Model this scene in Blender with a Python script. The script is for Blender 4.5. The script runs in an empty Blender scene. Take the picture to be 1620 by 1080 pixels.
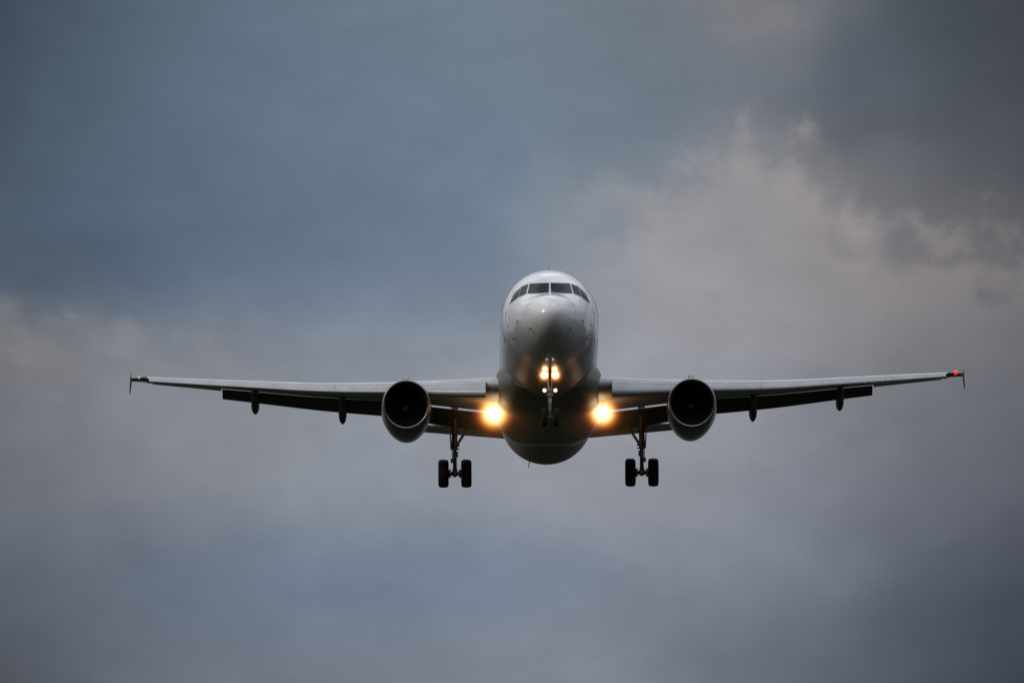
import bpy, bmesh, math, random
from mathutils import Vector, Matrix, Euler
from mathutils.bvhtree import BVHTree

R = math.radians
S = bpy.context.scene
COL = S.collection
random.seed(4)

# ------------------------------------------------------------------ camera
F_PX = 24000.0                      # focal length in photo pixels (1620 wide)
CAM_EL = 8.0                        # camera looks up by this many degrees
DIST = 600.0
cd = bpy.data.cameras.new('camera')
cam = bpy.data.objects.new('camera', cd)
COL.objects.link(cam)
cam.location = (0, 0, 1.7)
cam.rotation_euler = (R(90 + CAM_EL), 0, 0)
cd.sensor_width = 36
cd.lens = F_PX * 36 / 1620
cd.clip_start = 1
cd.clip_end = 40000
S.camera = cam

# ------------------------------------------------------------------ render look
S.view_settings.view_transform = 'Standard'
S.view_settings.look = 'None'
S.view_settings.gamma = 1
S.view_settings.use_curve_mapping = False
S.view_settings.exposure = 0.0
S.cycles.use_denoising = True
S.cycles.volume_bounces = 0
S.cycles.max_bounces = 8

# ------------------------------------------------------------------ sun (soft, behind thin cloud, behind the camera on the left)
SUN_EL, SUN_AZ = 26.0, -122.0       # azimuth measured from +Y towards +X
sd = bpy.data.lights.new('sun', 'SUN')
sd.energy = 0.7
sd.angle = R(14)
sd.color = (1.0, 0.93, 0.84)
sun = bpy.data.objects.new('sun', sd)
COL.objects.link(sun)
sdir = Vector((math.sin(R(SUN_AZ)) * math.cos(R(SUN_EL)), math.cos(R(SUN_AZ)) * math.cos(R(SUN_EL)), math.sin(R(SUN_EL))))
sun.rotation_euler = sdir.to_track_quat('Z', 'Y').to_euler()

# ------------------------------------------------------------------ node helper
class G:
    """small expression builder on a node tree"""
    def __init__(s, nt): s.nt = nt
    def n(s, t, **k):
        q = s.nt.nodes.new(t)
        for a, b in k.items(): setattr(q, a, b)
        return q
    def put(s, sock, v):
        if isinstance(v, bpy.types.NodeSocket): s.nt.links.new(v, sock)
        elif isinstance(v, (tuple, list)):
            v = tuple(v)
            sock.default_value = v + (1,) if (len(v) == 3 and len(sock.default_value) == 4) else v
        else: sock.default_value = v
    def m(s, op, a, b=None, c=None, clamp=False):
        q = s.n('ShaderNodeMath', operation=op, use_clamp=clamp)
        s.put(q.inputs[0], a)
        if b is not None: s.put(q.inputs[1], b)
        if c is not None: s.put(q.inputs[2], c)
        return q.outputs[0]
    def v(s, op, a, b=None, scale=None):
        q = s.n('ShaderNodeVectorMath', operation=op)
        s.put(q.inputs[0], a)
        if b is not None: s.put(q.inputs[1], b)
        if scale is not None: s.put(q.inputs['Scale'], scale)
        return q.outputs['Value'] if op in ('DOT_PRODUCT', 'LENGTH') else q.outputs[0]
    def noise(s, vec, scale, detail=4, rough=0.55, dist=0.0):
        q = s.n('ShaderNodeTexNoise')
        s.put(q.inputs['Vector'], vec); q.inputs['Scale'].default_value = scale
        q.inputs['Detail'].default_value = detail; q.inputs['Roughness'].default_value = rough
        q.inputs['Distortion'].default_value = dist
        return q.outputs['Fac']
    def mix(s, f, a, b, blend='MIX'):
        q = s.n('ShaderNodeMix', data_type='RGBA', blend_type=blend)
        s.put(q.inputs[0], f); s.put(q.inputs[6], a); s.put(q.inputs[7], b)
        return q.outputs[2]
    def ramp(s, f, a, b, c=0.0, d=1.0, smooth=True):
        q = s.n('ShaderNodeMapRange', interpolation_type='SMOOTHSTEP' if smooth else 'LINEAR')
        s.put(q.inputs[0], f); s.put(q.inputs[1], a); s.put(q.inputs[2], b); s.put(q.inputs[3], c); s.put(q.inputs[4], d)
        return q.outputs[0]

def lin(c):
    def f(x):
        x /= 255.0
        return x / 12.92 if x <= 0.04045 else ((x + 0.055) / 1.055) ** 2.4
    return tuple(f(x) for x in c)

# ------------------------------------------------------------------ world: dusk sky under broken grey cloud
W = bpy.data.worlds.new('World'); S.world = W; W.use_nodes = True
W.node_tree.nodes.clear()
g = G(W.node_tree)
STR = 0.1
sky = g.n('ShaderNodeTexSky', sky_type='NISHITA', sun_disc=False)
sky.sun_elevation = R(SUN_EL); sky.sun_rotation = R(SUN_AZ)
tc = g.n('ShaderNodeTexCoord')
D = g.v('NORMALIZE', tc.outputs['Generated'])
sx = g.n('ShaderNodeSeparateXYZ'); g.put(sx.inputs[0], D)
X, Y, Z = sx.outputs
az = g.m('ARCTAN2', X, Y)
el = g.m('ARCSINE', Z)
K = 0.030                                        # one sky unit, radians (~1.7 degrees)
U0 = g.m('MULTIPLY', az, math.cos(R(CAM_EL)) / K)
V0 = g.m('MULTIPLY', g.m('SUBTRACT', el, R(CAM_EL)), 1 / K)
# drift the cloud field so that edges are irregular
cv = g.n('ShaderNodeCombineXYZ'); g.put(cv.inputs[0], U0); g.put(cv.inputs[1], V0)
P0 = cv.outputs[0]
w1 = g.n('ShaderNodeTexNoise'); g.put(w1.inputs['Vector'], P0)
w1.inputs['Scale'].default_value = 1.6; w1.inputs['Detail'].default_value = 4; w1.inputs['Roughness'].default_value = 0.55
wv = g.v('SUBTRACT', w1.outputs['Color'], (0.5, 0.5, 0.5))
P = g.v('ADD', P0, g.v('MULTIPLY', wv, (0.30, 0.20, 0)))
sp = g.n('ShaderNodeSeparateXYZ'); g.put(sp.inputs[0], P)
U, V = sp.outputs[0], sp.outputs[1]
# cloud patches, with lens vignetting painted in as darker corners: azimuth, elevation (in photo-pixel-sized steps of the sky), widths, colour
def uv(px, py): return ((px - 810) / F_PX / K, (540 - py) / F_PX / K)
PATCH = [
    # px,  py,  rx,  ry, colour (as seen)
    (-110, 60, 260, 330, (46, 58, 71)),
    (170, 190, 220, 230, (82, 98, 113)),
    (420, 120, 240, 200, (99, 115, 131)),
    (480, 320, 260, 190, (98, 116, 136)),
    (760, 300, 220, 190, (114, 132, 151)),
    (760, 60, 260, 170, (112, 127, 140)),
    (1030, 40, 190, 120, (113, 121, 131)),
    (1010, 180, 170, 110, (108, 120, 134)),
    (1200, 20, 110, 70, (118, 119, 123)),
    (1330, 120, 190, 130, (96, 103, 113)),
    (1550, 60, 190, 190, (62, 68, 77)),
    (1760, 250, 230, 330, (65, 69, 75)),
    (1480, 290, 150, 130, (92, 96, 103)),
    (1190, 225, 85, 60, (136, 136, 141)),
    (1285, 270, 80, 38, (134, 133, 137)),
    (1120, 320, 150, 70, (146, 146, 151)),
    (930, 330, 110, 70, (138, 145, 154)),
    (1340, 360, 120, 80, (122, 121, 126)),
    (1070, 450, 210, 110, (154, 154, 160)),
    (1330, 450, 180, 110, (143, 139, 142)),
    (1540, 420, 130, 80, (124, 118, 118)),
    (1720, 600, 230, 250, (85, 87, 94)),
    (1450, 620, 220, 170, (117, 120, 129)),
    (170, 420, 300, 110, (80, 95, 113)),
    (520, 460, 230, 90, (108, 123, 143)),
    (20, 550, 200, 55, (122, 121, 125)),
    (330, 555, 200, 60, (134, 138, 147)),
    (640, 560, 210, 90, (147, 151, 160)),
    (-120, 730, 240, 190, (92, 96, 104)),
    (240, 720, 260, 150, (133, 137, 145)),
    (620, 740, 250, 140, (143, 149, 159)),
    (1010, 700, 260, 170, (152, 154, 162)),
    (1230, 830, 240, 160, (124, 131, 143)),
    (430, 890, 300, 80, (101, 116, 138)),
    (760, 905, 240, 70, (113, 128, 151)),
    (90, 900, 230, 120, (88, 96, 109)),
    (-100, 1120, 260, 190, (68, 72, 80)),
    (420, 1030, 280, 90, (113, 121, 134)),
    (900, 1030, 220, 90, (129, 135, 146)),
    (1250, 1040, 230, 120, (98, 105, 120)),
    (1560, 930, 230, 190, (68, 75, 89)),
    (1680, 1110, 260, 200, (46, 52, 62)),
]
num, den = None, None
for px, py, rx, ry, c in PATCH:
    u, v = uv(px, py)
    a = g.m('MULTIPLY', g.m('SUBTRACT', U, u), F_PX * K / rx)
    b = g.m('MULTIPLY', g.m('SUBTRACT', V, v), F_PX * K / ry)
    r2 = g.m('MULTIPLY_ADD', a, a, g.m('MULTIPLY', b, b))
    w = g.m('POWER', math.e, g.m('MULTIPLY', r2, -0.9))
    cc = g.v('SCALE', lin(c), scale=w)
    num = cc if num is None else g.v('ADD', num, cc)
    den = w if den is None else g.m('ADD', den, w)
# the rest of the overcast: grey near the horizon, brighter and whiter overhead, warm low down behind the camera on the left
big = g.noise(D, 2.6, 6, 0.6, 0.3)
mid = g.noise(g.v('MULTIPLY', D, (1, 1, 2.2)), 7.0, 6, 0.6, 0.2)
elev = g.ramp(Z, 0.10, 0.85)
over = g.mix(elev, lin((138, 141, 152)), (1.05, 1.09, 1.18))
warm = g.m('MULTIPLY', g.ramp(g.v('DOT_PRODUCT', D, (-0.85, -0.52, 0.0)), 0.45, 0.97), g.ramp(Z, 0.28, 0.02))
dim = g.m('MULTIPLY', g.ramp(Y, 0.2, -0.6), g.ramp(Z, 0.40, 0.06))
over = g.v('SCALE', over, scale=g.m('MULTIPLY_ADD', dim, -0.75, 1.0))
over = g.mix(g.m('MULTIPLY', warm, 0.6), over, (0.70, 0.47, 0.30))
mod = g.m('MULTIPLY', g.ramp(big, 0.30, 0.72, 0.45, 1.55), g.ramp(mid, 0.30, 0.70, 0.75, 1.25))
over = g.v('SCALE', over, scale=mod)
# breaks in the cloud let the blue sky through
gap = g.m('MULTIPLY', g.ramp(mid, 0.50, 0.36), 0.25)
skyc = g.v('SCALE', sky.outputs[0], scale=STR)
over = g.mix(gap, over, skyc)
EPS = 0.03
base = g.v('SCALE', over, scale=EPS)
tot = g.v('ADD', num, base)
inv = g.m('DIVIDE', 1.0, g.m('ADD', den, EPS))
cl = g.v('SCALE', tot, scale=inv)
# wisps
f1 = g.noise(g.v('MULTIPLY', P, (0.9, 1.8, 1)), 3.0, 8, 0.55, 0.15)
f2 = g.noise(g.v('MULTIPLY', P, (0.8, 2.0, 1)), 8.0, 6, 0.58, 0.1)
wisp = g.m('MULTIPLY', g.ramp(f1, 0.28, 0.72, 0.925, 1.075, False), g.ramp(f2, 0.25, 0.75, 0.975, 1.025, False))
PXU = F_PX * K                                    # sky units to photo-pixel-sized steps
UP = g.m('MULTIPLY_ADD', U0, PXU, 810.0)
VP = g.m('MULTIPLY_ADD', V0, -PXU, 540.0)
Pw = g.v('ADD', P0, g.v('SCALE', wv, scale=0.10))
f3 = g.noise(g.v('MULTIPLY', Pw, (1.0, 1.2, 1)), 5.5, 8, 0.56, 0.1)
f4 = g.noise(g.v('MULTIPLY', Pw, (1.0, 1.3, 1)), 11.0, 7, 0.58, 0.1)
def gs(x, c, w, a):
    d = g.m('MULTIPLY', g.m('SUBTRACT', x, c), 1.0 / w)
    return g.m('MULTIPLY', g.m('POWER', math.e, g.m('MULTIPLY', g.m('MULTIPLY', d, d), -1.0)), a)
def bank(edge, soft, ragged, fall, fade, col, amt, cl):
    """a lit cloud bank below a ragged upper edge"""
    d = g.m('SUBTRACT', VP, edge)
    d = g.m('ADD', d, g.m('ADD', g.m('MULTIPLY', g.m('SUBTRACT', f3, 0.5), ragged), g.m('MULTIPLY', g.m('SUBTRACT', f4, 0.5), ragged * .85)))
    up_ = g.ramp(d, -soft * .5, soft)
    dn = g.m('POWER', math.e, g.m('MULTIPLY', g.m('MAXIMUM', d, 0.0), -1.0 / fall))
    mott = g.m('MULTIPLY', g.ramp(f3, .30, .70, .60, 1.25), g.ramp(f4, .28, .72, .82, 1.16))
    f = g.m('MULTIPLY', g.m('MULTIPLY', g.m('MULTIPLY', up_, dn), g.m('MULTIPLY', mott, fade)), amt, None, True)
    return g.mix(f, cl, lin(col))
e1 = g.m('MULTIPLY_ADD', UP, 0.150, 300 - 0.150 * 900)
e1 = g.m('ADD', e1, g.m('ADD', gs(UP, 1165, 85, -118), g.m('ADD', gs(UP, 1290, 60, -72), gs(UP, 1000, 60, 22))))
fd1 = g.m('MULTIPLY', g.ramp(UP, 780, 1130), g.m('MULTIPLY_ADD', g.ramp(UP, 1300, 1520), -0.30, 1.0))
cl = bank(e1, 125, 290, 110, fd1, (186, 175, 170), 0.56, cl)
e2 = g.m('MULTIPLY_ADD', UP, 0.10, 498)
fd2 = g.ramp(UP, 620, 60)
cl = bank(e2, 55, 110, 120, fd2, (150, 145, 145), 0.42, cl)
e3 = g.m('ADD', 5.0, g.m('MULTIPLY', g.m('ABSOLUTE', g.m('SUBTRACT', UP, 1200)), 0.05))
fd3 = g.m('MULTIPLY', g.ramp(UP, 1050, 1180), g.ramp(UP, 1340, 1230))
cl = bank(e3, 60, 120, 60, fd3, (150, 140, 138), 0.40, cl)
cl = g.v('SCALE', cl, scale=g.m('MULTIPLY', wisp, g.m('MULTIPLY', g.ramp(f3, .25, .75, .965, 1.035, False), g.ramp(f4, .25, .75, .98, 1.02, False))))
bgn = g.n('ShaderNodeBackground')
g.put(bgn.inputs[0], g.v('SCALE', cl, scale=1.0 / STR)); bgn.inputs[1].default_value = STR
wo = g.n('ShaderNodeOutputWorld'); g.nt.links.new(bgn.outputs[0], wo.inputs[0])

# ------------------------------------------------------------------ materials
def mat(name, col, rough=0.5, metal=0.0, coat=0.0, spec=0.5, var=0.0, vscale=1.5, emit=None, estr=0.0, bump=0.0):
    m = bpy.data.materials.new(name); m.use_nodes = True
    q = G(m.node_tree); bs = m.node_tree.nodes['Principled BSDF']
    bs.inputs['Roughness'].default_value = rough; bs.inputs['Metallic'].default_value = metal
    bs.inputs['Coat Weight'].default_value = coat; bs.inputs['Coat Roughness'].default_value = 0.06
    bs.inputs['Specular IOR Level'].default_value = spec
    t = q.n('ShaderNodeTexCoord').outputs['Object']
    if var:
        n1 = q.noise(q.v('MULTIPLY', t, (1, 0.35, 1)), vscale, 6, 0.65, 0.2)
        n2 = q.noise(t, vscale * 7, 4, 0.6)
        f = q.m('MULTIPLY', q.ramp(n1, 0.3, 0.75, 1 - var, 1 + var * .3), q.ramp(n2, 0.2, 0.8, 1 - var * .4, 1))
        q.put(bs.inputs['Base Color'], q.v('SCALE', tuple(col), scale=f))
        q.put(bs.inputs['Roughness'], q.m('MULTIPLY_ADD', n1, rough * .5, rough * .75))
    else:
        bs.inputs['Base Color'].default_value = (*col, 1)
    if bump:
        bn = q.n('ShaderNodeBump'); bn.inputs['Strength'].default_value = 1; bn.inputs['Distance'].default_value = bump
        q.put(bn.inputs['Height'], q.noise(t, 2.2, 3, 0.5))
        m.node_tree.links.new(bn.outputs[0], bs.inputs['Normal'])
        m.node_tree.links.new(bn.outputs[0], bs.inputs['Coat Normal'])
    if emit:
        bs.inputs['Emission Color'].default_value = (*emit, 1); bs.inputs['Emission Strength'].default_value = estr
    return m

M_WHITE = mat('white_paint', (0.67, 0.68, 0.69), 0.30, coat=1.0, var=0.22, vscale=0.9, bump=0.004)
# aft of the nose gear the underside is dull with grime, its gloss gone, its colour also darkened as painted shade
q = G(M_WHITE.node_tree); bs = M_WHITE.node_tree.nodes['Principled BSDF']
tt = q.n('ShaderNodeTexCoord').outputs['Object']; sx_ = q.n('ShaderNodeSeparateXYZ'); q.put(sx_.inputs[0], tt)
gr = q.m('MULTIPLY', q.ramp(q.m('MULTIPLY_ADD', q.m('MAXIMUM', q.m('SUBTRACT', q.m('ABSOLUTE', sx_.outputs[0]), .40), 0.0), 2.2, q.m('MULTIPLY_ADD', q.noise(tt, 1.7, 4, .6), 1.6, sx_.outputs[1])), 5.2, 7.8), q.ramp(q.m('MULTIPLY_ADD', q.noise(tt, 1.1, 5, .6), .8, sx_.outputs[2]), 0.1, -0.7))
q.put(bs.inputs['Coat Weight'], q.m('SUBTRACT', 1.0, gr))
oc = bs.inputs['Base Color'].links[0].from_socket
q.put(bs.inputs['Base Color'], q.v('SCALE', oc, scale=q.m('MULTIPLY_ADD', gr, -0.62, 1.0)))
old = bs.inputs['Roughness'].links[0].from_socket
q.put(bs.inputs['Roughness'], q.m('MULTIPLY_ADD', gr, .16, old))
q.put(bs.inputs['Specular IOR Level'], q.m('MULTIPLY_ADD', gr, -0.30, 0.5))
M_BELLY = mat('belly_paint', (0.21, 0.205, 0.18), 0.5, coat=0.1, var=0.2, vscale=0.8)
M_WING = mat('wing_paint', (0.46, 0.47, 0.48), 0.38, var=0.22, vscale=0.8)
M_SLAT = mat('slat_metal', (0.37, 0.39, 0.41), 0.36, metal=0.15, var=0.18, vscale=1.2)
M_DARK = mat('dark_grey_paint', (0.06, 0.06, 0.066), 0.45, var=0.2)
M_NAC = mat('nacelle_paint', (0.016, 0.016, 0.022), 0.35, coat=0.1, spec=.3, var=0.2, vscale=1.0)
M_LIP = mat('bare_metal', (0.30, 0.30, 0.30), 0.36, metal=1.0, var=0.12, vscale=2.0)
M_DUCT = mat('duct_lining', (0.02, 0.02, 0.02), 0.7, var=0.2, spec=.2)
M_FAN = mat('fan_titanium', (0.03, 0.03, 0.033), 0.5, metal=0.3)
M_TYRE = mat('tyre_rubber', (0.011, 0.011, 0.011), 0.8, spec=.2, var=0.2, vscale=5)
M_STEEL = mat('gear_steel', (0.13, 0.13, 0.13), 0.4, metal=0.3, var=0.2, vscale=4)
M_STRUT = mat('white_strut', (0.24, 0.24, 0.24), 0.35, var=0.15, vscale=4)
M_GLASS = mat('cockpit_glass', (0.012, 0.014, 0.016), 0.05, spec=0.09)
M_FRAME = mat('window_frame', (0.34, 0.36, 0.37), 0.4)
M_LINE = mat('seal_rubber', (0.05, 0.05, 0.05), 0.6)
M_RED = mat('red_lamp', (0.5, 0.01, 0.02), 0.2, emit=(1.0, 0.035, 0.05), estr=.85)
M_GREEN = mat('green_lamp', (0.01, 0.2, 0.08), 0.2, emit=(0.25, 1.0, 0.62), estr=0.65)
M_TIP = mat('tip_lens', (0.02, 0.03, 0.03), 0.12, spec=0.6)

def lampmat(name, rad, core, edge, s0, s1):
    m = bpy.data.materials.new(name); m.use_nodes = True
    q = G(m.node_tree); bs = m.node_tree.nodes['Principled BSDF']
    t = q.n('ShaderNodeTexCoord').outputs['Object']
    r = q.v('LENGTH', q.v('MULTIPLY', t, (1, 0, 1)))
    f = q.ramp(r, rad * 0.5, rad)
    bs.inputs['Base Color'].default_value = (0.1, 0.1, 0.1, 1)
    q.put(bs.inputs['Emission Color'], q.mix(f, core, edge))
    q.put(bs.inputs['Emission Strength'], q.m('MULTIPLY_ADD', q.m('SUBTRACT', 1.0, f), s0 - s1, s1))
    return m

# ------------------------------------------------------------------ mesh helpers
def make(name, verts, faces, m, parent=None, smooth=True, auto=None, mats=None, fmat=None):
    me = bpy.data.meshes.new(name)
    me.from_pydata([tuple(v) for v in verts], [], faces)
    bm = bmesh.new(); bm.from_mesh(me)
    bmesh.ops.remove_doubles(bm, verts=bm.verts, dist=1e-5)
    bmesh.ops.recalc_face_normals(bm, faces=bm.faces)
    if auto is not None:
        for e in bm.edges:
            if len(e.link_faces) == 2 and e.calc_face_angle(0) > R(auto): e.smooth = False
    for f in bm.faces: f.smooth = smooth
    bm.to_mesh(me); bm.free()
    for mm in (mats or [m]): me.materials.append(mm)
    o = bpy.data.objects.new(name, me); COL.objects.link(o)
    if parent is not None: o.parent = parent
    return o

class MB:
    """collects shapes for one mesh"""
    def __init__(s): s.v = []; s.f = []
    def loft(s, loops, closed=True, cap=True):
        n = len(loops[0]); b = len(s.v)
        for L in loops: s.v += [Vector(p) for p in L]
        for i in range(len(loops) - 1):
            for j in range(n if closed else n - 1):
                k = (j + 1) % n
                s.f.append((b + i * n + j, b + i * n + k, b + (i + 1) * n + k, b + (i + 1) * n + j))
        if cap and closed:
            s.f.append(tuple(range(b, b + n)))
            s.f.append(tuple(range(b + (len(loops) - 1) * n, b + len(loops) * n)))
        return s
    def tube(s, pts, rads, n=16):
        pts = [Vector(p) for p in pts]
        if not isinstance(rads, (list, tuple)): rads = [rads] * len(pts)
        loops = []
        for i, p in enumerate(pts):
            t = (pts[min(i + 1, len(pts) - 1)] - pts[max(i - 1, 0)])
            if t.length < 1e-9: t = Vector((0, 0, 1))
            t.normalize()
            a = t.orthogonal().normalized(); a = Vector((1, 0, 0)).cross(t) if abs(t.x) < 0.9 else Vector((0, 1, 0)).cross(t)
            a.normalize(); c = t.cross(a)
            loops.append([p + rads[i] * (math.cos(2 * math.pi * k / n) * a + math.sin(2 * math.pi * k / n) * c) for k in range(n)])
        return s.loft(loops)
    def cyl(s, p, q, prof, n=24):
        """profile of (t along p->q, radius)"""
        p, q = Vector(p), Vector(q); d = (q - p).normalized()
        a = d.orthogonal().normalized(); c = d.cross(a); L = (q - p).length
        loops = [[p + d * (t * L) + r * (math.cos(2 * math.pi * k / n) * a + math.sin(2 * math.pi * k / n) * c) for k in range(n)] for t, r in prof]
        return s.loft(loops)
    def box(s, c, sz, rot=None):
        M = Matrix.Translation(Vector(c)) @ (rot.to_matrix().to_4x4() if rot else Matrix())
        b = len(s.v)
        for dx in (-1, 1):
            for dy in (-1, 1):
                for dz in (-1, 1): s.v.append(M @ Vector((dx * sz[0] / 2, dy * sz[1] / 2, dz * sz[2] / 2)))
        for f in ((0, 1, 3, 2), (4, 6, 7, 5), (0, 4, 5, 1), (2, 3, 7, 6), (0, 2, 6, 4), (1, 5, 7, 3)):
            s.f.append(tuple(b + i for i in f))
        return s
    def prism(s, poly, d):
        d = Vector(d)
        return s.loft([[Vector(p) for p in poly], [Vector(p) + d for p in poly]])
    def build(s, name, m, parent=None, smooth=True, auto=35):
        return make(name, s.v, s.f, m, parent, smooth, auto)

def pchip(tab):
    xs = [t[0] for t in tab]; ys = [t[1] for t in tab]; n = len(xs)
    h = [xs[i + 1] - xs[i] for i in range(n - 1)]; dl = [(ys[i + 1] - ys[i]) / h[i] for i in range(n - 1)]
    d = [0] * n
    for i in range(1, n - 1):
        if dl[i - 1] * dl[i] > 0:
            a, b = 2 * h[i] + h[i - 1], h[i] + 2 * h[i - 1]
            d[i] = (a + b) / (a / dl[i - 1] + b / dl[i])
    d[0] = dl[0]; d[-1] = dl[-1]
    def f(x):
        if x <= xs[0]: return ys[0]
        if x >= xs[-1]: return ys[-1]
        i = 0
        while x > xs[i + 1]: i += 1
        t = (x - xs[i]) / h[i]
        return (ys[i] * (1 + 2 * t) * (1 - t) ** 2 + h[i] * d[i] * t * (1 - t) ** 2 + ys[i + 1] * t * t * (3 - 2 * t) + h[i] * d[i + 1] * t * t * (t - 1))
    return f

# ------------------------------------------------------------------ ground
gm = bpy.data.materials.new('grass_field'); gm.use_nodes = True
q = G(gm.node_tree); bs = gm.node_tree.nodes['Principled BSDF']
t = q.n('ShaderNodeTexCoord').outputs['Object']
n1 = q.noise(t, 0.004, 6, 0.6); n2 = q.noise(t, 0.25, 5, 0.65)
c = q.mix(q.ramp(n1, 0.35, 0.65), (0.011, 0.014, 0.007), (0.018, 0.017, 0.010))
q.put(bs.inputs['Base Color'], q.v('SCALE', c, scale=q.ramp(n2, 0.2, 0.8, 0.7, 1.2)))
bs.inputs['Roughness'].default_value = 0.95; bs.inputs['Specular IOR Level'].default_value = 0.1
GN = 24; GS = 9000.0
gv = [(-GS + 2 * GS * i / GN, -GS + 2 * GS * j / GN, 0) for j in range(GN + 1) for i in range(GN + 1)]
gf = [(j * (GN + 1) + i, j * (GN + 1) + i + 1, (j + 1) * (GN + 1) + i + 1, (j + 1) * (GN + 1) + i) for j in range(GN) for i in range(GN)]
ground = make('ground', gv, gf, gm, smooth=False)
ground['kind'] = 'structure'; ground['label'] = 'dark grass field below the approach path'

# ------------------------------------------------------------------ airliner
# local frame: x to the photo's right (the aeroplane's left side), y aft from the nose tip, z up; fuselage axis at z = 0
NOSE_U, NOSE_V = 870.6, 466.0       # where the point (0,0,0) of that frame sits in the sky
PITCH, ROLL, YAW = 2.85, 0.37, 0.2
BASE = Vector((0, 17.7, -4.5))      # point under the main wheels
ce, se = math.cos(R(CAM_EL)), math.sin(R(CAM_EL))
fw, up = Vector((0, ce, se)), Vector((0, -se, ce))
nose_w = Vector(cam.location) + DIST * (fw + Vector((1, 0, 0)) * ((NOSE_U - 810) / F_PX) + up * ((540 - NOSE_V) / F_PX))
ROT = Matrix.Rotation(R(YAW), 4, 'Z') @ Matrix.Rotation(R(-PITCH), 4, 'X') @ Matrix.Rotation(R(-ROLL), 4, 'Y')
plane = bpy.data.objects.new('airliner', None); COL.objects.link(plane)
plane.empty_display_size = 3
plane.matrix_world = Matrix.Translation(nose_w + ROT.to_3x3() @ BASE) @ ROT
plane['label'] = 'white twin-engine airliner head-on in the air with landing gear down and landing lights lit'
plane['category'] = 'airplane'

def root(o, label=None):
    """make o a direct part of the aeroplane"""
    o.parent = plane; o.location = -BASE + o.location
    if label: o['label'] = label
    return o

# ---- fuselage
sq = math.sqrt
TOP = pchip([(sq(y), z) for y, z in [(0, -.72), (.02, -.585), (.1, -.42), (.3, -.20), (.6, .01), (1.0, .18), (1.4, .305), (1.72, .40), (2.05, .64), (2.4, .92), (2.75, 1.18), (3.2, 1.43), (3.8, 1.68), (4.5, 1.88), (5.2, 2.0), (6, 2.06), (6.8, 2.07), (24, 2.07), (28, 2.06), (30, 2.03), (32, 1.97), (34, 1.86), (36, 1.65), (37.2, 1.42), (37.57, 1.2)]])
BOT = pchip([(sq(y), z) for y, z in [(0, -.72), (.02, -.86), (.1, -1.03), (.3, -1.25), (.6, -1.45), (1, -1.62), (1.5, -1.77), (2, -1.87), (3, -1.99), (4, -2.045), (5, -2.065), (6, -2.07), (24, -2.07), (26, -1.98), (28, -1.70), (30, -1.25), (32, -.72), (34, -.15), (36, .45), (37.2, .82), (37.57, 1.0)]])
HW = pchip([(sq(y), z) for y, z in [(0, .0), (.02, .145), (.1, .325), (.3, .56), (.6, .79), (1, 1.01), (1.5, 1.23), (2, 1.42), (3, 1.69), (4, 1.85), (5, 1.92), (6, 1.965), (7, 1.975), (24, 1.975), (26, 1.96), (28, 1.88), (30, 1.72), (32, 1.45), (34, 1.1), (36, .68), (37.2, .36), (37.57, .12)]])
ZC = pchip([(sq(y), z) for y, z in [(0, -.72), (.3, -.70), (1, -.60), (2, -.42), (3, -.24), (4, -.10), (5, -.02), (6, 0), (24, 0), (28, .15), (32, .62), (36, 1.05), (37.57, 1.1)]])
def fus(y, a, off=0.0):
    """surface point; a = angle from +x towards +z"""
    def p(y, a):
        s = sq(max(y, 0)); zc = ZC(s); c, n = math.cos(a), math.sin(a)
        return Vector((HW(s) * c, y, zc + (TOP(s) - zc if n >= 0 else zc - BOT(s)) * n))
    P_ = p(y, a)
    if off:
        t1 = p(y + .01, a) - p(max(y - .01, 0), a); t2 = p(y, a + .01) - p(y, a - .01)
        nn = t2.cross(t1).normalized()
        if nn.dot(P_ - Vector((0, y, ZC(sq(y))))) < 0: nn = -nn
        P_ = P_ + nn * off
    return P_
ys = [7 * (i / 70) ** 2 for i in range(1, 71)] + [7 + 17 * i / 20 for i in range(1, 21)] + [24 + 13.57 * i / 40 for i in range(1, 41)]
NS = 96
fv = [Vector((0, 0, -.72))]; ff = []
for y in ys: fv += [fus(y, 2 * math.pi * k / NS) for k in range(NS)]
for k in range(NS): ff.append((0, 1 + k, 1 + (k + 1) % NS))
for i in range(len(ys) - 1):
    for k in range(NS):
        k2 = (k + 1) % NS; b = 1 + i * NS
        ff.append((b + k, b + k2, b + NS + k2, b + NS + k))
ff.append(tuple(1 + (len(ys) - 1) * NS + k for k in range(NS)))
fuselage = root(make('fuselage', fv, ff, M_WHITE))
bvh = BVHTree.FromPolygons([tuple(v) for v in fv], [tuple(f) for f in ff])

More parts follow.
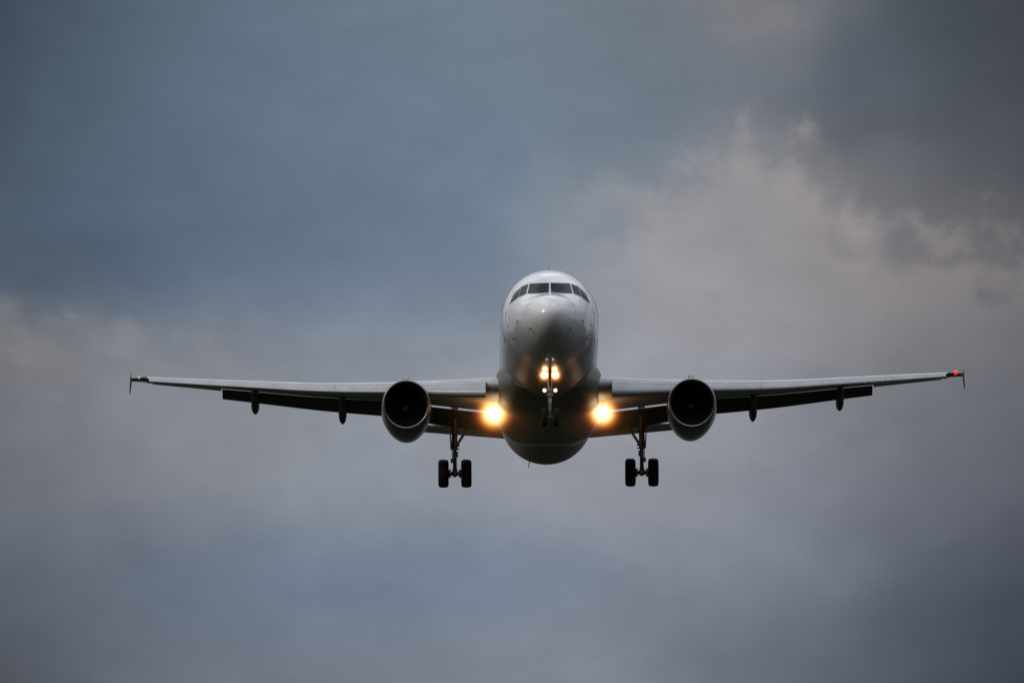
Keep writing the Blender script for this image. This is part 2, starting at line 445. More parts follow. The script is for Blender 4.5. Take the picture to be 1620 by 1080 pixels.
# cockpit glazing: pane outlines as seen from straight ahead and a little below, laid onto the nose
TH = R(11.0); VD = Vector((0, math.cos(TH), math.sin(TH))); VU = Vector((0, -math.sin(TH), math.cos(TH)))
def onto(u, v, off):
    o = Vector((u, 0, 0)) + VU * v - VD * 20
    h, nn, _, _ = bvh.ray_cast(o, VD)
    if h is None: return None
    if nn.dot(VD) > 0: nn = -nn
    return h + nn * off
def pane(name, quad, m, parent, off, thick=0.03, nx=12, ny=8):
    """quad corners (x, up) in metres, order TL TR BR BL"""
    TL, TR, BR, BL = [Vector(p) for p in quad]
    vs, fs = [], []
    for o in (off, off - thick):
        for j in range(ny + 1):
            for i in range(nx + 1):
                a, b = i / nx, j / ny
                p = (TL * (1 - a) + TR * a) * (1 - b) + (BL * (1 - a) + BR * a) * b
                h = onto(p.x, p.y, o)
                vs.append(h if h else Vector((p.x, 3, p.y)))
    n = (nx + 1) * (ny + 1)
    for j in range(ny):
        for i in range(nx):
            q0 = j * (nx + 1) + i
            fs.append((q0, q0 + 1, q0 + nx + 2, q0 + nx + 1)); fs.append(tuple(n + k for k in (q0, q0 + nx + 1, q0 + nx + 2, q0 + 1)))
    rim = [i for i in range(nx + 1)] + [(j + 1) * (nx + 1) - 1 for j in range(1, ny + 1)] + [ny * (nx + 1) + i for i in range(nx - 1, -1, -1)] + [j * (nx + 1) for j in range(ny - 1, 0, -1)]
    for i in range(len(rim)):
        a, b = rim[i], rim[(i + 1) % len(rim)]
        fs.append((a, b, n + b, n + a))
    return make(name, vs, fs, m, parent, auto=50)
PX = 39.7
def pw(u, v): return ((u - 870.0) / PX, (466.0 - v) / PX)
QUADS = []
for s in (-1, 1):
    def cn(u, v): x, w = pw(u, v); return (x * s, w)
    QUADS.append((s, [cn(871.3, 447.6), cn(901.2, 448.8), cn(905.3, 464.0), cn(871.6, 463.6)]))
    QUADS.append((s, [cn(903.6, 449.4), cn(914.5, 453.6), cn(919.5, 469.6), cn(908.0, 464.6)]))
    QUADS.append((s, [cn(915.8, 454.2), cn(926.0, 464.5), cn(933.6, 480.5), cn(920.8, 470.4)]))
for s, qd in QUADS:
    cx = sum(p[0] for p in qd) / 4; cy = sum(p[1] for p in qd) / 4
    fq = [(cx + (p[0] - cx) * 1.0 + math.copysign(.019, p[0] - cx), cy + (p[1] - cy) + math.copysign(.019, p[1] - cy)) for p in qd]
    pane('windscreen_frame', fq, M_FRAME, fuselage, 0.004)
    pane('windscreen_pane', qd, M_GLASS, fuselage, 0.009)

for s in (-1, 1):
    MB().tube([onto(s * a / PX, (466 - b) / PX, .03) for a, b in ((3.5, 464.5), (9, 461.5), (15, 457.5), (19, 454))], .012, 6).build('wiper', M_LINE, fuselage)
    lp = [(63.5, 500), (65, 494), (68, 492), (70, 497), (70, 508), (68.5, 515), (66, 517), (64, 512)]
    lp = [onto(s * a / PX, (466 - b) / PX, .006) for a, b in lp + lp[:1]]
    if all(lp): MB().tube(lp, .007, 6).build('access_panel_seal', M_FRAME, fuselage)

def patch(y0, y1, z0, z1, s, off, n=8):
    """panel on the fuselage side between two stations and heights, with rounded corners left out"""
    vs, fs = [], []
    for o in (off, off - .02):
        for j in range(n + 1):
            z = z0 + (z1 - z0) * j / n
            for i in range(n + 1):
                y = y0 + (y1 - y0) * i / n
                zc = ZC(sq(y)); hh = (TOP(sq(y)) - zc) if z > zc else (zc - BOT(sq(y)))
                a = math.asin(max(-1, min(1, (z - zc) / hh)))
                if s < 0: a = math.pi - a
                vs.append(fus(y, a, o))
    m_ = (n + 1) ** 2
    for j in range(n):
        for i in range(n):
            q0 = j * (n + 1) + i
            fs.append((q0, q0 + 1, q0 + n + 2, q0 + n + 1)); fs.append(tuple(m_ + k for k in (q0, q0 + n + 1, q0 + n + 2, q0 + 1)))
    rim = [i for i in range(n + 1)] + [(j + 1) * (n + 1) - 1 for j in range(1, n + 1)] + [n * (n + 1) + i for i in range(n - 1, -1, -1)] + [j * (n + 1) for j in range(n - 1, 0, -1)]
    for i in range(len(rim)):
        a, b = rim[i], rim[(i + 1) % len(rim)]
        fs.append((a, b, m_ + b, m_ + a))
    return vs, fs
for s in (-1, 1):
    for y0, y1, z0, z1 in ((5.02, 5.84, -.78, 1.05), (31.0, 31.75, -.35, 1.35)):
        make('door_seal', *patch(y0 - .03, y1 + .03, z0 - .03, z1 + .03, s, .003), M_LINE, fuselage, auto=50)
        make('cabin_door', *patch(y0, y1, z0, z1, s, .008), M_WHITE, fuselage, auto=50)
        make('door_window', *patch((y0 + y1) / 2 - .08, (y0 + y1) / 2 + .08, .42, .66, s, .012, 4), M_GLASS, fuselage, auto=50)
    for k in range(43):
        y = 7.0 + k * .533
        if y > 30: break
        make('cabin_window', *patch(y - .11, y + .11, .32, .66, s, .004, 4), M_GLASS, fuselage, auto=50)
    # probes on the lower nose
    for u, v, ln in ((50, 507, .15), (31, 518, .08), (57, 534, .06)):
        p = onto(s * u / PX, (466 - v) / PX, 0); n_ = (onto(s * u / PX, (466 - v) / PX, .1) - p).normalized()
        MB().tube([p - n_ * .02, p + n_ * .07 + Vector((0, 0, -.01)), p + n_ * .09 + Vector((0, -ln * .4, -ln))], [.03, .022, .012], 8).build('pitot_probe', M_DARK, fuselage)
MB().tube([fus(1.02, 2 * math.pi * k / 96, 0) for k in range(97)], .006, 6).build('radome_seam', M_FRAME, fuselage)
# blade antennas and drain mast
MB().prism([(-.012, 5.75, 2.03), (-.012, 5.95, 2.03), (-.012, 6.0, 2.31), (-.012, 5.9, 2.31)], (.024, 0, 0)).build('blade_antenna', M_DARK, fuselage, smooth=False)
MB().prism([(-.012, 9.0, -2.02), (-.012, 9.3, -2.02), (-.012, 9.34, -2.3), (-.012, 9.2, -2.3)], (.024, 0, 0)).build('blade_antenna', M_DARK, fuselage, smooth=False)
MB().prism([(-.72, 26.6, -1.72), (-.72, 26.9, -1.72), (-.77, 27.1, -1.99), (-.77, 27.0, -1.99)], (.03, 0, 0)).build('drain_mast', M_DARK, fuselage, smooth=False)

# ---- belly fairing
fb = [(10.2, 1.55, -1.10, -1.90), (10.8, 1.80, -1.05, -2.02), (11.6, 2.02, -1.0, -2.16), (12.6, 2.14, -.98, -2.30), (14, 2.18, -.98, -2.40), (17, 2.16, -.98, -2.44), (19, 2.10, -.98, -2.43), (20, 2.02, -.98, -2.36), (21, 1.90, -1.0, -2.22), (22, 1.74, -1.05, -2.08), (22.8, 1.55, -1.1, -1.9)]
fw_ = pchip([(a, b) for a, b, _, _ in fb]); fz = pchip([(a, c) for a, _, c, _ in fb]); fd = pchip([(a, d) for a, _, _, d in fb])
loops = []
for i in range(61):
    y = 10.2 + 12.6 * i / 60; w, zc, zb = fw_(y), fz(y), fd(y); L = []
    for k in range(64):
        a = 2 * math.pi * k / 64; c, n = math.cos(a), math.sin(a)
        e = 2 / 3.0
        L.append(Vector((math.copysign(abs(c) ** e, c) * w, y, zc + (math.copysign(abs(n) ** e, n) * (zc - zb) if n < 0 else n * .75))))
    loops.append(L)
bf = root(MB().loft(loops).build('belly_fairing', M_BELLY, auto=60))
y = 19.0; w, zc, zb = fw_(y), fz(y), fd(y)
MB().tube([(math.copysign(abs(math.cos(a)) ** e, math.cos(a)) * (w + .004), y, zc - abs(math.sin(a)) ** e * (zc - zb + .004)) for a in [R(200 + 140 * k / 40) for k in range(41)]], .012, 8).build('seal_strip', M_FRAME, bf)

# ---- wings
def le(x): return 11.72 + (x - 1.98) * .519
def te(x): return 18.0 if x < 6.4 else 18.0 + (x - 6.4) * .282
ZR = pchip([(1.0, -1.46), (2, -1.40), (5.5, -1.06), (9, -.69), (12, -.25), (17, .50)])
def zr(x): return ZR(x)
def tk(x): return .150 - .030 * min(1, max(0, (x - 2) / 4.4)) - .022 * min(1, max(0, (x - 6.4) / 10.5))
def inc(x): return R(2.0 - 5.5 * max(0, min(1, (x - 2) / 15.0)))
def foil(xi, t, top):
    z = 5 * t * (.2969 * sq(xi) - .126 * xi - .3516 * xi ** 2 + .2843 * xi ** 3 - .1036 * xi ** 4)
    cam_ = .018 * 4 * xi * (1 - xi)
    return cam_ + (z if top else -z)
def wp(x, s, xi, zt):
    """wing point from chord fraction and height fraction"""
    c = te(x) - le(x); a = inc(x); dy = (xi - .35) * c; dz = zt * c
    return Vector((s * x, le(x) + .35 * c + dy * math.cos(a) + dz * math.sin(a), zr(x) - dy * math.sin(a) + dz * math.cos(a)))
def section(x, s, eu, el_, n=22):
    t = tk(x); L = []
    for i in range(n + 1):
        xi = eu * (1 - math.cos(math.pi / 2 * (1 - i / n)))  if i < n else 0
        L.append(wp(x, s, xi, foil(xi, t, True)))
    for i in range(1, n + 1):
        xi = el_ * (1 - math.cos(math.pi / 2 * i / n))
        L.append(wp(x, s, xi, foil(xi, t, False)))
    if abs(eu - el_) < 1e-6:
        z_ = foil(eu, t, True); L[0] = wp(x, s, eu, z_ + .0015)
    return L
def wing_span(a, b, n): return [a + (b - a) * i / n for i in range(n + 1)]

def tf(p, piv, ang, mv):
    """rotate nose-down by ang in the y-z plane about piv, then move"""
    d = p - piv; c, n = math.cos(ang), math.sin(ang)
    return Vector((p.x, piv.y + d.y * c + d.z * n, piv.z - d.y * n + d.z * c)) + Vector(mv)

def build_wing(s):
    mb = MB(); L = []
    for x in wing_span(1.2, 6.35, 10): L.append(section(x, s, .86, .74))
    for x in wing_span(6.45, 13.28, 14): L.append(section(x, s, .86, .74))
    for x in wing_span(13.30, 16.15, 6): L.append(section(x, s, .76, .76))
    for x in wing_span(16.17, 16.34, 2): L.append(section(x, s, 1, 1))
    mb.loft(L)
    wing = root(mb.build('wing', M_WING, auto=40))
    # leading-edge slats: one inboard of the engine, four outboard
    for a, b in ((2.55, 5.35), (6.15, 8.635), (8.645, 11.135), (11.145, 13.735), (13.745, 16.25)):
        L = []
        for x in wing_span(a, b, 6):
            t = tk(x); c = te(x) - le(x); sc = .15 if x > 6 else .10; Q = []
            for i in range(13):
                xi = sc * (1 - i / 12) ** 1.8; Q.append(wp(x, s, xi, foil(xi, t, True)))
            for i in range(1, 8):
                xi = .045 * (i / 7) ** 1.6; Q.append(wp(x, s, xi, foil(xi, t, False)))
            for i in range(1, 8):
                f = i / 8; xi = .045 + (sc - .045) * f
                zz = foil(.045, t, False) * (1 - f) + (foil(sc, t, True) - .004) * f
                Q.append(wp(x, s, xi - .012 * math.sin(math.pi * f), zz + .035 * math.sin(math.pi * f)))
            piv = wp(x, s, .06, 0)
            L.append([tf(p, piv, R(-24), (0, -.065 * c - .05, -.052 * c - .03)) for p in Q])
        MB().loft(L).build('slat', M_SLAT, wing, auto=40)
    # trailing-edge flaps
    for a, b, ca, cb in ((2.1, 6.36, 1.12, .92), (6.42, 13.27, .90, .58)):
        L = []
        for x in wing_span(a, b, 10):
            cf = ca + (cb - ca) * (x - a) / (b - a); Q = []
            o = wp(x, s, .86, foil(.86, tk(x), False)) + Vector((0, -.12, .03 - .05 * (x - 6.4) / 6.9 if x > 6.4 else -.025))
            for i in range(15):
                xi = (1 - i / 14) ** 1.7; Q.append((xi, 1.25 * foil(xi, .13, True)))
            for i in range(1, 15):
                xi = (i / 14) ** 1.7; Q.append((xi, .8 * foil(xi, .13, False) - .002))
            L.append([tf(o + Vector((0, xi * cf, zz * cf)), o, R(34), (0, 0, 0)) for xi, zz in Q])
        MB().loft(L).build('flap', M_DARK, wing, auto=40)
    # aileron, slightly drooped
    L = []
    for x in wing_span(13.31, 16.14, 5):
        t = tk(x); Q = []
        for i in range(9): xi = .765 + .235 * (1 - i / 8); Q.append(wp(x, s, xi, foil(xi, t, True) + (.0015 if i == 0 else 0)))
        for i in range(9): xi = .765 + .235 * i / 8; Q.append(wp(x, s, xi, foil(xi, t, False)))
        piv = wp(x, s, .765, 0)
        L.append([tf(p, piv, R(4), (0, .01, 0)) for p in Q])
    MB().loft(L).build('aileron', M_WING, wing, auto=40)
    # flap track fairings, drooped with the flaps
    for x in (6.0, 8.36, 11.93):
        c = te(x) - le(x); o = wp(x, s, .52, foil(.52, tk(x), False)); L = []
        Ln = te(x) - o.y + .95
        dv = .62 if x < 7 else (.60 if x < 10 else .52)
        for i in range(25):
            f = i / 24; r = .165 * max(0.02, math.sin(math.pi * min(1, (f * .96 + .02)) ** .8)) ** .55
            r = .17 * (1 if f > .3 else math.sin(math.pi / 2 * (f / .3 * .97 + .03)) ** .6)
            if f > .74: r *= max(.03, 1 - ((f - .74) / .26) ** 2.2)
            drop = .06 + dv * max(0, (f - .35) / .65) ** 1.25
            L.append([Vector((o.x + r * math.cos(2 * math.pi * k / 20), o.y + f * Ln, o.z - drop + 1.35 * r * math.sin(2 * math.pi * k / 20))) for k in range(20)])
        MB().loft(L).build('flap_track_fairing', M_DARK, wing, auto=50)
    # wing tip with its lamp, and the fence
    L = []
    for x in wing_span(16.34, 16.98, 8):
        k = (x - 16.34) / .64; t = tk(16.3) * 1.6; Q = []
        for i in range(13):
            xi = (1 - i / 12) ** 1.6; Q.append((xi, foil(xi, t, True)))
        for i in range(1, 12):
            xi = (i / 12) ** 1.6; Q.append((xi, foil(xi, t, False)))
        x0 = .46 * k * k; hs = 1 - .5 * k
        L.append([wp(x, s, x0 + (1 - x0) * xi, zz * hs) for xi, zz in Q])
    tip = MB().loft(L).build('wing_tip', M_TIP, wing, auto=50)
    y0, z0 = le(17.0) + .62, zr(17.0)
    poly = [(17.0, y0 - .45, z0 + .02), (17.0, y0 + .55, z0 + .40), (17.0, y0 + .95, z0 + .40), (17.0, y0 + 1.0, z0 + .02), (17.06, y0 + 1.05, z0 - .40), (17.06, y0 + .80, z0 - .40), (17.0, y0 - .1, z0 - .08)]
    poly = [Vector((s * px, py, pz)) for px, py, pz in poly]
    MB().prism(poly, (.035 * s, 0, 0)).build('wingtip_fence', M_DARK, wing, smooth=False)
    p = wp(16.66, s, .05, .02); nr = .085 if s > 0 else .045
    lamp = MB().cyl(p + Vector((0, -.10, 0)), p + Vector((0, .16, 0)), [(0, .01), (.1, .55 * nr), (.35, nr), (.7, nr), (1, .02)], 16).build('navigation_light', M_RED if s > 0 else M_GREEN, wing)
    lamp['label'] = 'red navigation light' if s > 0 else 'green navigation light'
    return wing
wings = [build_wing(s) for s in (-1, 1)]

# ---- engines
def build_engine(s):
    c = Vector((s * 5.75, 10.95, -2.30))
    def ring(y, r, n=72):
        L = []
        for k in range(n):
            a = 2 * math.pi * k / n; zz = r * math.sin(a)
            sl = -.17 * (zz / .9) * max(0, 1 - abs(y) / 1.3)            # scarfed intake: top lip ahead of the bottom
            L.append(c + Vector((r * math.cos(a), y + sl, zz * (1.05 if zz < 0 else 1.0) if y < .26 else zz * (1 + .05 * max(0, 1 - (y - .26) / 1.2) * (zz < 0)))))
        return L
    nac = MB().loft([ring(y, r) for y, r in [(.22, .977), (.3, .984), (.5, .996), (.8, 1.006), (1.3, 1.012), (1.9, 1.005), (2.4, .975), (3.0, .925), (3.7, .86), (4.4, .77), (5.0, .68), (5.05, .63), (4.6, .60)]], cap=False)
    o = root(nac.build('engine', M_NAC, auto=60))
    MB().loft([ring(y, r) for y, r in [(.22, .975), (.14, .968), (.07, .954), (.025, .936), (.004, .920), (0, .908), (.006, .893), (.03, .872), (.08, .850), (.16, .832), (.24, .823)]], cap=False).build('intake_lip', M_LIP, o, auto=180)
    MB().loft([ring(y, r) for y, r in [(.24, .823), (.45, .815), (.8, .815), (1.15, .82), (1.7, .82)]], cap=False).build('intake_duct', M_DUCT, o, auto=180)
    fan = MB(); f0 = c + Vector((0, 1.28, 0))
    for k in range(22):
        a0 = 2 * math.pi * k / 22; prof = []
        for i in range(7):
            r = .20 + .60 * i / 6; tw = R(22 + 42 * i / 6); ch = .15 + .05 * i / 6; aa = a0 + .10 * i / 6
            ra = Vector((math.cos(aa), 0, math.sin(aa))); ta = Vector((-math.sin(aa), 0, math.cos(aa)))
            d = (ta * math.sin(tw) + Vector((0, 1, 0)) * math.cos(tw)) * ch / 2; nn = d.cross(ra).normalized() * .006
            m0 = f0 + ra * r
            prof.append([m0 - d, m0 + nn, m0 + d, m0 - nn])
        fan.loft(prof)
    fan.cyl(f0 + Vector((0, .3, 0)), f0 + Vector((0, .36, 0)), [(0, .80), (1, .80)], 48)
    fan.build('fan', M_FAN, o, auto=30)
    MB().cyl(f0 + Vector((0, -.32, 0)), f0 + Vector((0, .12, 0)), [(0, .004), (.08, .04), (.3, .10), (.6, .16), (1, .21)], 32).build('spinner', M_DARK, o)
    sw = MB()                                                # painted swirl on the spinner, a thin raised strip
    pts = []
    for i in range(15):
        f = i / 14; a = f * 4.2; r = .03 + .10 * f; yy = -.32 + .44 * (.055 + .27 * f)
        pts.append(f0 + Vector((r * math.cos(a), yy, r * math.sin(a))))
    sw.tube(pts, [.004 + .011 * math.sin(math.pi * i / 14) for i in range(15)], 6).build('spinner_swirl', M_STRUT, o)
    MB().cyl(c + Vector((0, 4.4, 0)), c + Vector((0, 5.9, 0)), [(0, .45), (.3, .40), (.8, .18), (1, .03)], 32).build('exhaust_cone', M_FAN, o)
    # strake on the inboard shoulder
    a = R(58); ra = Vector((-s * math.cos(a), 0, math.sin(a)))
    b0 = c + ra * .96
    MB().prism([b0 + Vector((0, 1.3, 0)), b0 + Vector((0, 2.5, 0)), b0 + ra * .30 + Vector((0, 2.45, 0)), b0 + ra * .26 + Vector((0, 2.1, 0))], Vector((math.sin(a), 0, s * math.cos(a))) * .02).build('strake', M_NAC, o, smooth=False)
    # pylon
    L = []
    for y, zb, zt, w in [(11.9, -1.36, -1.28, .02), (12.3, -1.4, -1.02, .09), (12.8, -1.5, -.80, .105), (13.4, -1.6, -.70, .11), (14.2, -1.6, -.68, .13), (15.5, -1.6, -.76, .17), (17.0, -1.7, -1.02, .15), (18.0, -1.75, -1.2, .06)]:
        Q = []
        for k in range(20):
            a = 2 * math.pi * k / 20; e = .45
            cc, nn = math.cos(a), math.sin(a)
            Q.append(Vector((s * 5.75 + w * math.copysign(abs(cc) ** e, cc), y, (zb + zt) / 2 + (zt - zb) / 2 * math.copysign(abs(nn) ** e, nn))))
        L.append(Q)
    MB().loft(L).build('pylon', M_WHITE, o, auto=50)
    return o
engines = [build_engine(s) for s in (-1, 1)]

# ---- tail
def plate(tab, t, along, s=1):
    """tab rows: (span coordinate point, chord start y, chord)"""
    L = []
    for p, y0, ch in tab:
        Q = []
        for i in range(13):
            xi = (1 - i / 12) ** 1.6; Q.append((xi, foil(xi, t, True) - .018 * 4 * xi * (1 - xi)))
        for i in range(1, 12):
            xi = (i / 12) ** 1.6; Q.append((xi, foil(xi, t, False) - .018 * 4 * xi * (1 - xi)))
        L.append([Vector(p) + Vector((0, y0 + xi * ch, 0)) + Vector(along) * (zz * ch) for xi, zz in Q])
    return MB().loft(L)
for s in (-1, 1):
    st = [.3, 1.5, 3.0, 4.5, 6.1, 6.22]
    def hy(x): return 32.1 + x * .60
    def hc(x): return (36.3 + x * .10) - hy(x)
    def hz(x): return .80 + x * .105
    tp = root(plate([((s * x, 0, hz(x)), hy(x), hc(x) * .70) for x in st], .13, (0, 0, 1)).build('tailplane', M_WING, auto=60))
    plate([((s * x, 0, hz(x) - .01), hy(x) + hc(x) * .69, hc(x) * .31) for x in st[1:-1]], .12, (0, 0, 1)).build('elevator', M_WING, tp, auto=60)
zs = [1.6, 2.6, 4.0, 5.5, 6.9, 7.45]
def vy(z): return 28.6 + (z - 1.6) * .86
def vc(z): return 35.2 + (z - 1.6) * .34 - vy(z)
fin = root(plate([((0, 0, z), vy(z), vc(z) * .72) for z in zs], .10, (1, 0, 0)).build('tail_fin', M_WHITE, auto=60))
plate([((0, 0, z), vy(z) + vc(z) * .71, vc(z) * .30) for z in zs[1:]], .09, (1, 0, 0)).build('rudder', M_WHITE, fin, auto=60)

# ---- landing gear
def wheel(c, r, w, parent):
    c = Vector(c); h = w / 2
    prof = [(-h * .62, r * .50), (-h * .92, r * .56), (-h, r * .72), (-h * .96, r * .86), (-h * .78, r * .955), (-h * .5, r * .99), (-h * .3, r), (-h * .27, r * .988), (-h * .21, r * .988), (-h * .18, r), (h * .18, r), (h * .21, r * .988), (h * .27, r * .988), (h * .3, r), (h * .5, r * .99), (h * .78, r * .955), (h * .96, r * .86), (h, r * .72), (h * .92, r * .56), (h * .62, r * .50)]
    loops = [[c + Vector((t, rr * math.cos(2 * math.pi * k / 48), rr * math.sin(2 * math.pi * k / 48))) for k in range(48)] for t, rr in prof]
    o = MB().loft(loops, cap=False).build('tyre', M_TYRE, parent, auto=40)
    prof = [(-h * .55, .04), (-h * .5, r * .2), (-h * .62, r * .44), (-h * .70, r * .53), (h * .70, r * .53), (h * .62, r * .44), (h * .5, r * .2), (h * .55, .04)]
    MB().loft([[c + Vector((t, rr * math.cos(2 * math.pi * k / 32), rr * math.sin(2 * math.pi * k / 32))) for k in range(32)] for t, rr in prof]).build('wheel_hub', M_STEEL, parent, auto=30)

def main_gear(s):
    x, y, za = s * 3.80, 17.7, -3.93
    m = MB()
    m.cyl((x, y - .12, -1.2), (x, y, -2.95), [(0, .15), (.55, .135), (.60, .115), (.84, .105), (.85, .135), (.93, .135), (.95, .12), (1, .11)], 24)
    m.cyl((x, y, -2.9), (x, y, za), [(0, .082), (.80, .082), (.82, .10), (1, .10)], 20)
    m.cyl((x - .44, y, za), (x + .44, y, za), [(0, .05), (.32, .055), (.36, .10), (.44, .125), (.56, .125), (.64, .10), (.68, .055), (1, .05)], 20)
    m.cyl((x, y, za - .08), (x, y, za - .16), [(0, .07), (1, .02)], 12)
    # lugs, hydraulic boxes and the uplock stub seen on the leg's outline
    m.box((x - s * .13, y - .05, -2.72), (.12, .14, .20)); m.box((x - s * .15, y, -2.93), (.07, .08, .05))
    m.box((x + s * .12, y - .08, -3.42), (.10, .12, .16)); m.box((x - s * .10, y - .09, -3.16), (.07, .10, .22))
    g_ = root(m.build('main_landing_gear', M_STEEL, auto=35))
    for d in (-1, 1): wheel((x + d * .465, y, za), .575, .43, g_)
    for d in (-1, 1): MB().cyl((x + d * .16, y, za), (x + d * .30, y, za), [(0, .12), (.05, .175), (.5, .19), (.55, .15), (.75, .15), (.8, .2), (1, .2)], 24).build('brake', M_STEEL, g_, auto=30)
    t = MB()
    for d in (-1, 1):
        t.tube([(x + d * .05, y - .12, -2.98), (x + d * .02, y - .42, -3.38)], [.03, .022], 8)
        t.tube([(x + d * .02, y - .42, -3.38), (x + d * .05, y - .1, -3.80)], [.022, .03], 8)
    t.build('torque_link', M_STEEL, g_)
    MB().tube([(x - s * .10, y, -2.74), (x - s * .46, y + .05, -2.16), (x - s * .98, y + .1, -1.45)], [.055, .06, .055], 10).build('side_brace', M_STEEL, g_)
    MB().tube([(x + s * .05, y + .15, -1.4), (x + s * .12, y + .1, -2.6), (x + s * .10, y + .05, -3.3)], .018, 8).build('hydraulic_hose', M_LINE, g_)
    MB().prism([Vector((x + s * .19, y - .55, -1.45)), Vector((x + s * .19, y + .50, -1.45)), Vector((x + s * .15, y + .36, -2.55)), Vector((x + s * .13, y + .1, -2.92)), Vector((x + s * .13, y - .15, -2.92)), Vector((x + s * .15, y - .42, -2.5))], (s * .045, 0, 0)).build('gear_door', M_DARK, g_, smooth=False)
    return g_
gears = [main_gear(s) for s in (-1, 1)]

NGY = 5.75; LZ1, LZ2 = -2.18, -2.80
def nose_gear():
    y, za = NGY, -3.85
    m = MB()
    m.cyl((0, y + .12, -1.8), (0, y, -2.97), [(0, .12), (.5, .105), (.9, .095), (.91, .125), (1, .125)], 20)
    m.cyl((0, y, -2.97), (0, y, za), [(0, .06), (.85, .06), (.87, .085), (1, .085)], 18)
    m.cyl((-.30, y, za), (.30, y, za), [(0, .04), (.4, .05), (.42, .08), (.58, .08), (.6, .05), (1, .04)], 16)
    m.box((0, y - .13, LZ1), (.50, .05, .06)); m.box((0, y - .13, LZ2), (.46, .05, .05))
    m.box((0, y - .14, -2.99), (.24, .10, .06))
    g_ = root(m.build('nose_landing_gear', M_STRUT, auto=35))
    for d in (-1, 1): wheel((d * .235, y, za), .375, .22, g_)
    MB().loft([[Vector((a * w, y - dy, z)) for a, b in ((-1, 0), (-1, 1), (1, 1), (1, 0)) for dy in [.06 + b * .06 + dd]] for z, w, dd in ((-3.05, .075, .0), (-3.32, .06, .16), (-3.67, .02, .02))]).build('torque_link', M_STRUT, g_, smooth=False)
    MB().tube([(0, y - .1, -2.62), (0, y - 1.1, -1.95)], .05, 10).build('drag_brace', M_STEEL, g_)
    for d in (-1, 1):
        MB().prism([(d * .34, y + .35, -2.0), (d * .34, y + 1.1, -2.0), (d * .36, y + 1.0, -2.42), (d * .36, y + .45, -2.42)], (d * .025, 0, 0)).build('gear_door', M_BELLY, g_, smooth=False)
    for z, r, k in ((LZ1, .16, 0), (LZ2, .088, 1)):
        for d in (-1, 1):
            p = Vector((d * .217, y - .16, z))
            MB().cyl(p + Vector((0, .12, 0)), p + Vector((0, -.02, 0)), [(0, .03), (.25, r * .6), (.8, r), (1, r * 1.06)], 24).build(('taxi_light', 'turnoff_light')[k], M_STEEL, g_)
    return g_
ng = nose_gear()

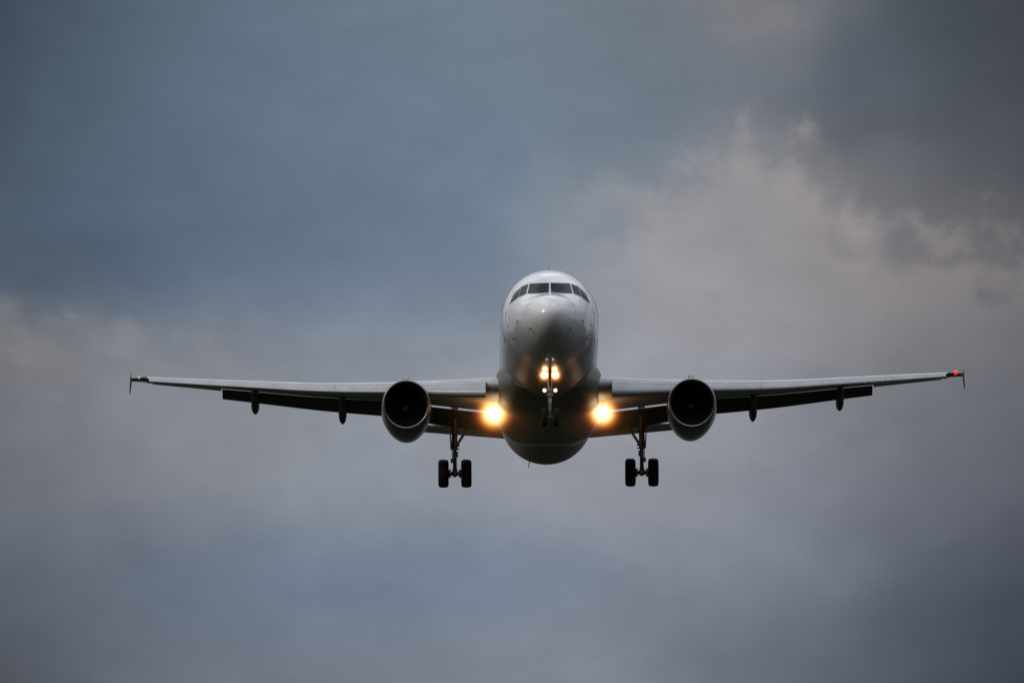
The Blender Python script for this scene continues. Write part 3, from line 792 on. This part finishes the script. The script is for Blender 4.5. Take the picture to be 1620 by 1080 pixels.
# ---- lamps
def lens(name, p, r, m, parent, depth=.05):
    """domed lens facing forward; its own origin at its centre"""
    loops = []
    for rr, yy in ((1, 0), (.98, -.25), (.85, -.6), (.6, -.85), (.3, -.97), (.02, -1)):
        loops.append([Vector((r * rr * math.cos(2 * math.pi * k / 32), yy * depth, r * rr * math.sin(2 * math.pi * k / 32))) for k in range(32)])
    o = MB().loft(loops).build(name, m, parent)
    o.location = Vector(p)
    return o
M_LL = lampmat('landing_lens', .30, (1.0, .88, .66), (1.0, .62, .25), 1.7, 1.0)
M_TX = lampmat('taxi_lens', .16, (1.0, .86, .60), (1.0, .55, .18), 2.4, 1.2)
M_TO = lampmat('turnoff_lens', .085, (1.0, .86, .60), (1.0, .6, .2), 2.0, 1.0)
def bloom_mat(name, sc, amp, tail):
    """added glow imitating lamp bloom: emission fades with distance from the lamp, the same from every side"""
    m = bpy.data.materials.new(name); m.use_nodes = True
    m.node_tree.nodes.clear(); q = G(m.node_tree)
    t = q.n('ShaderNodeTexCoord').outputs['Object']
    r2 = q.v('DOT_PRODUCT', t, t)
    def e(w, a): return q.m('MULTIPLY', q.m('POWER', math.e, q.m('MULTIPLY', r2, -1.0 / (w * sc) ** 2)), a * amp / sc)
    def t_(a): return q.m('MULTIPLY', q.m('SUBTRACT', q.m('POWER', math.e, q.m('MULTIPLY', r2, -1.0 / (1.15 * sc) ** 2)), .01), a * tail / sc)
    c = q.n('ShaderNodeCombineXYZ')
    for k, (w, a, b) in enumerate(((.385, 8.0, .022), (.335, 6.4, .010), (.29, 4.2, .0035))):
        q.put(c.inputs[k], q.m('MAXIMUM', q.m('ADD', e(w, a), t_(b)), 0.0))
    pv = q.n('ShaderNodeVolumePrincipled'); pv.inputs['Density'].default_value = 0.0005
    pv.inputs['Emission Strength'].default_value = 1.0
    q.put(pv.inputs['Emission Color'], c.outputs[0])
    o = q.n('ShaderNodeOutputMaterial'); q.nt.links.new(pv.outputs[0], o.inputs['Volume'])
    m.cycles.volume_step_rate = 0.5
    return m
def bloom(p, rad, m, parent):  # added ball of emission round a lamp, standing in for its bloom
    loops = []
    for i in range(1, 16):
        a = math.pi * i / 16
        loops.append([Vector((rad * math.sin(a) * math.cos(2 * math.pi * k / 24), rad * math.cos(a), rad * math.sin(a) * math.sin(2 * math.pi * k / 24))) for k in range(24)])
    o = MB().loft(loops).build('lamp_bloom', m, parent); o.location = Vector(p)
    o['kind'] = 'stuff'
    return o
MM_L = {-1: bloom_mat('lamp_bloom', 1.0, 1.0, 1.0), 1: bloom_mat('lamp_bloom_right', .93, 1.0, 1.0)}
MM_T = bloom_mat('lamp_bloom_small', .40, .55, .7)
for s in (-1, 1):
    p = Vector((s * 2.20 - .015, 14.0, -2.15))
    m = MB().cyl(p + Vector((0, .20, 0)), p + Vector((0, -.0, 0)), [(0, .08), (.35, .2), (.8, .30), (1, .31)], 32)
    m.box(p + Vector((0, .16, .25)), (.12, .08, .5))
    ll = root(m.build('landing_light', M_DARK, auto=35))
    lens('landing_lens', p + Vector((0, -.002, 0)), .30, M_LL, ll)
    bloom(p, 2.4, MM_L[s], ll)
for z, r, mm, big in ((LZ1, .155, M_TX, 1), (LZ2, .083, M_TO, 0)):
    for d in (-1, 1):
        p = Vector((d * .217, NGY - .182, z))
        lens('taxi_lens' if big else 'turnoff_lens', p, r, mm, ng, .03)
        if big: bloom(p, .95, MM_T, ng)
